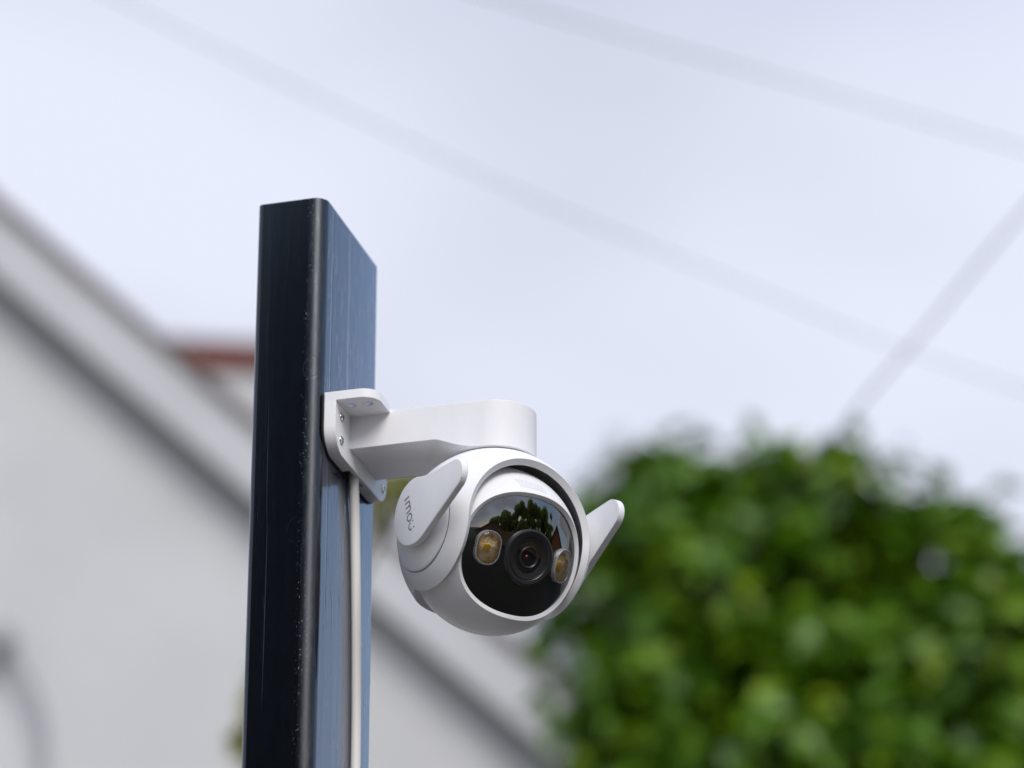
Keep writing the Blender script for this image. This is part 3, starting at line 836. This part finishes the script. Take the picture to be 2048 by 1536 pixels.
me = mesh(vs, fs); fixn(me); me.shade_smooth()
obj('visor', me, VISOR, ball)

# lens
lens = obj('lens', smoothed(mesh(*lathe([(17.0, 37.2), (17.0, 40.3), (16.6, 41.0), (15.9, 41.3), (13.9, 40.9), (13.5, 40.5), (13.2, 40.5)], fb_, 80, True, False)), 28), BEZEL, CR)
obj('inner_ring', smoothed(mesh(*lathe([(13.3, 40.1), (13.2, 40.75), (12.9, 40.8), (12.7, 40.4), (6.9, 39.6), (6.7, 39.5)], fb_, 72, False, False)), 25), BARREL, lens)
obj('barrel_ring', smoothed(mesh(*lathe([(6.75, 39.3), (6.7, 40.8), (6.4, 41.2), (5.9, 41.2), (5.5, 40.8), (5.1, 39.8)], fb_, 56, False, False)), 28), BEZEL, lens)
obj('glass', smoothed(mesh(*lathe([(5.3, 39.2)] + [(5.3 * sin(t), 39.2 + 1.3 * cos(t)) for t in np.linspace(pi / 2 - .1, 0.02, 9)], fb_, 40, False, True)), 40), LGLASS, lens)
obj('reflection_dot', smoothed(mesh(*lathe([(0.95, -0.2), (0.8, 0.18), (0.4, 0.4), (0.02, 0.46)], lambda a, b, c: fb_(-1.7 + a, 0.4 + b, 40.45 + c), 20)), 50), RED, lens)  # red reflection in the glass, put in as a coloured bead

# two floodlights
for sg in (-1, 1):
    tilt = radians(13) * sg if sg < 0 else radians(22)
    c0 = V([sg * LX, 0.0]); nz0 = vdep(LX, 0.0)
    def lf(a, b, c):
        return fb_(sg * LX + a * cos(tilt) + c * sin(tilt), b, nz0 - a * sin(tilt) + c * cos(tilt))
    def ringpts(ins): return rrect(-LHW + ins, LHW - ins, -LHH + ins, LHH - ins, max(0.5, LR - ins), 8)
    NR = len(ringpts(0))
    def stack(levels):
        v = [lf(a, b, c) for ins, c in levels for a, b in ringpts(ins)]; return v, grid_faces(len(levels), NR, True)
    v, f = stack([(0, -1.8), (0, 1.5), (0.3, 1.9), (0.7, 1.9), (1.0, 1.5), (1.1, -1.8)])
    fl = obj('floodlight', smoothed(mesh(v, f), 30), CLEAR_RIM, CR)
    v, f = stack([(0.95, 0.5), (1.5, -0.6), (3.0, -1.5), (4.8, -1.8)])
    f.append(tuple(range(3 * NR, 4 * NR)))
    obj('reflector', smoothed(mesh(v, f), 40), REFL, fl)
    v, f = prism(rrect(-2.1, 2.1, -2.1, 2.1, 0.4, 3), lf, -1.9, -1.3); obj('led_chip', smoothed(mesh(v, f), 30), CHIP, fl)
    v, f = stack([(0.75, 1.5), (1.1, 1.9), (3.0, 2.5), (5.0, 2.7)]); f.append(tuple(range(3 * NR, 4 * NR)))
    obj('cover', smoothed(mesh(v, f), 50), CLEAR, fl)

# ---------------------------------------------------------------- power cable
cp = [(4.2, 52.0, -24), (4.2, 53.8, -33), (4.0, 57.0, -48), (3.7, 60.8, -70), (3.5, 65.4, -112), (3.4, 69.0, -159), (3.4, 70.6, -218), (3.4, 70.0, -400), (3.4, 66.0, -900), (3.4, 64, -2480)]
cpts = [V([a * MM, b * MM, Z0 + c * MM]) for a, b, c in cp]
obj('power_cable', smoothed(mesh(*tube(spline(cpts, 8), 0.0031, 16)), 60), CABLE, label='cream power cable running from the bracket down the side of the post', category='cable')
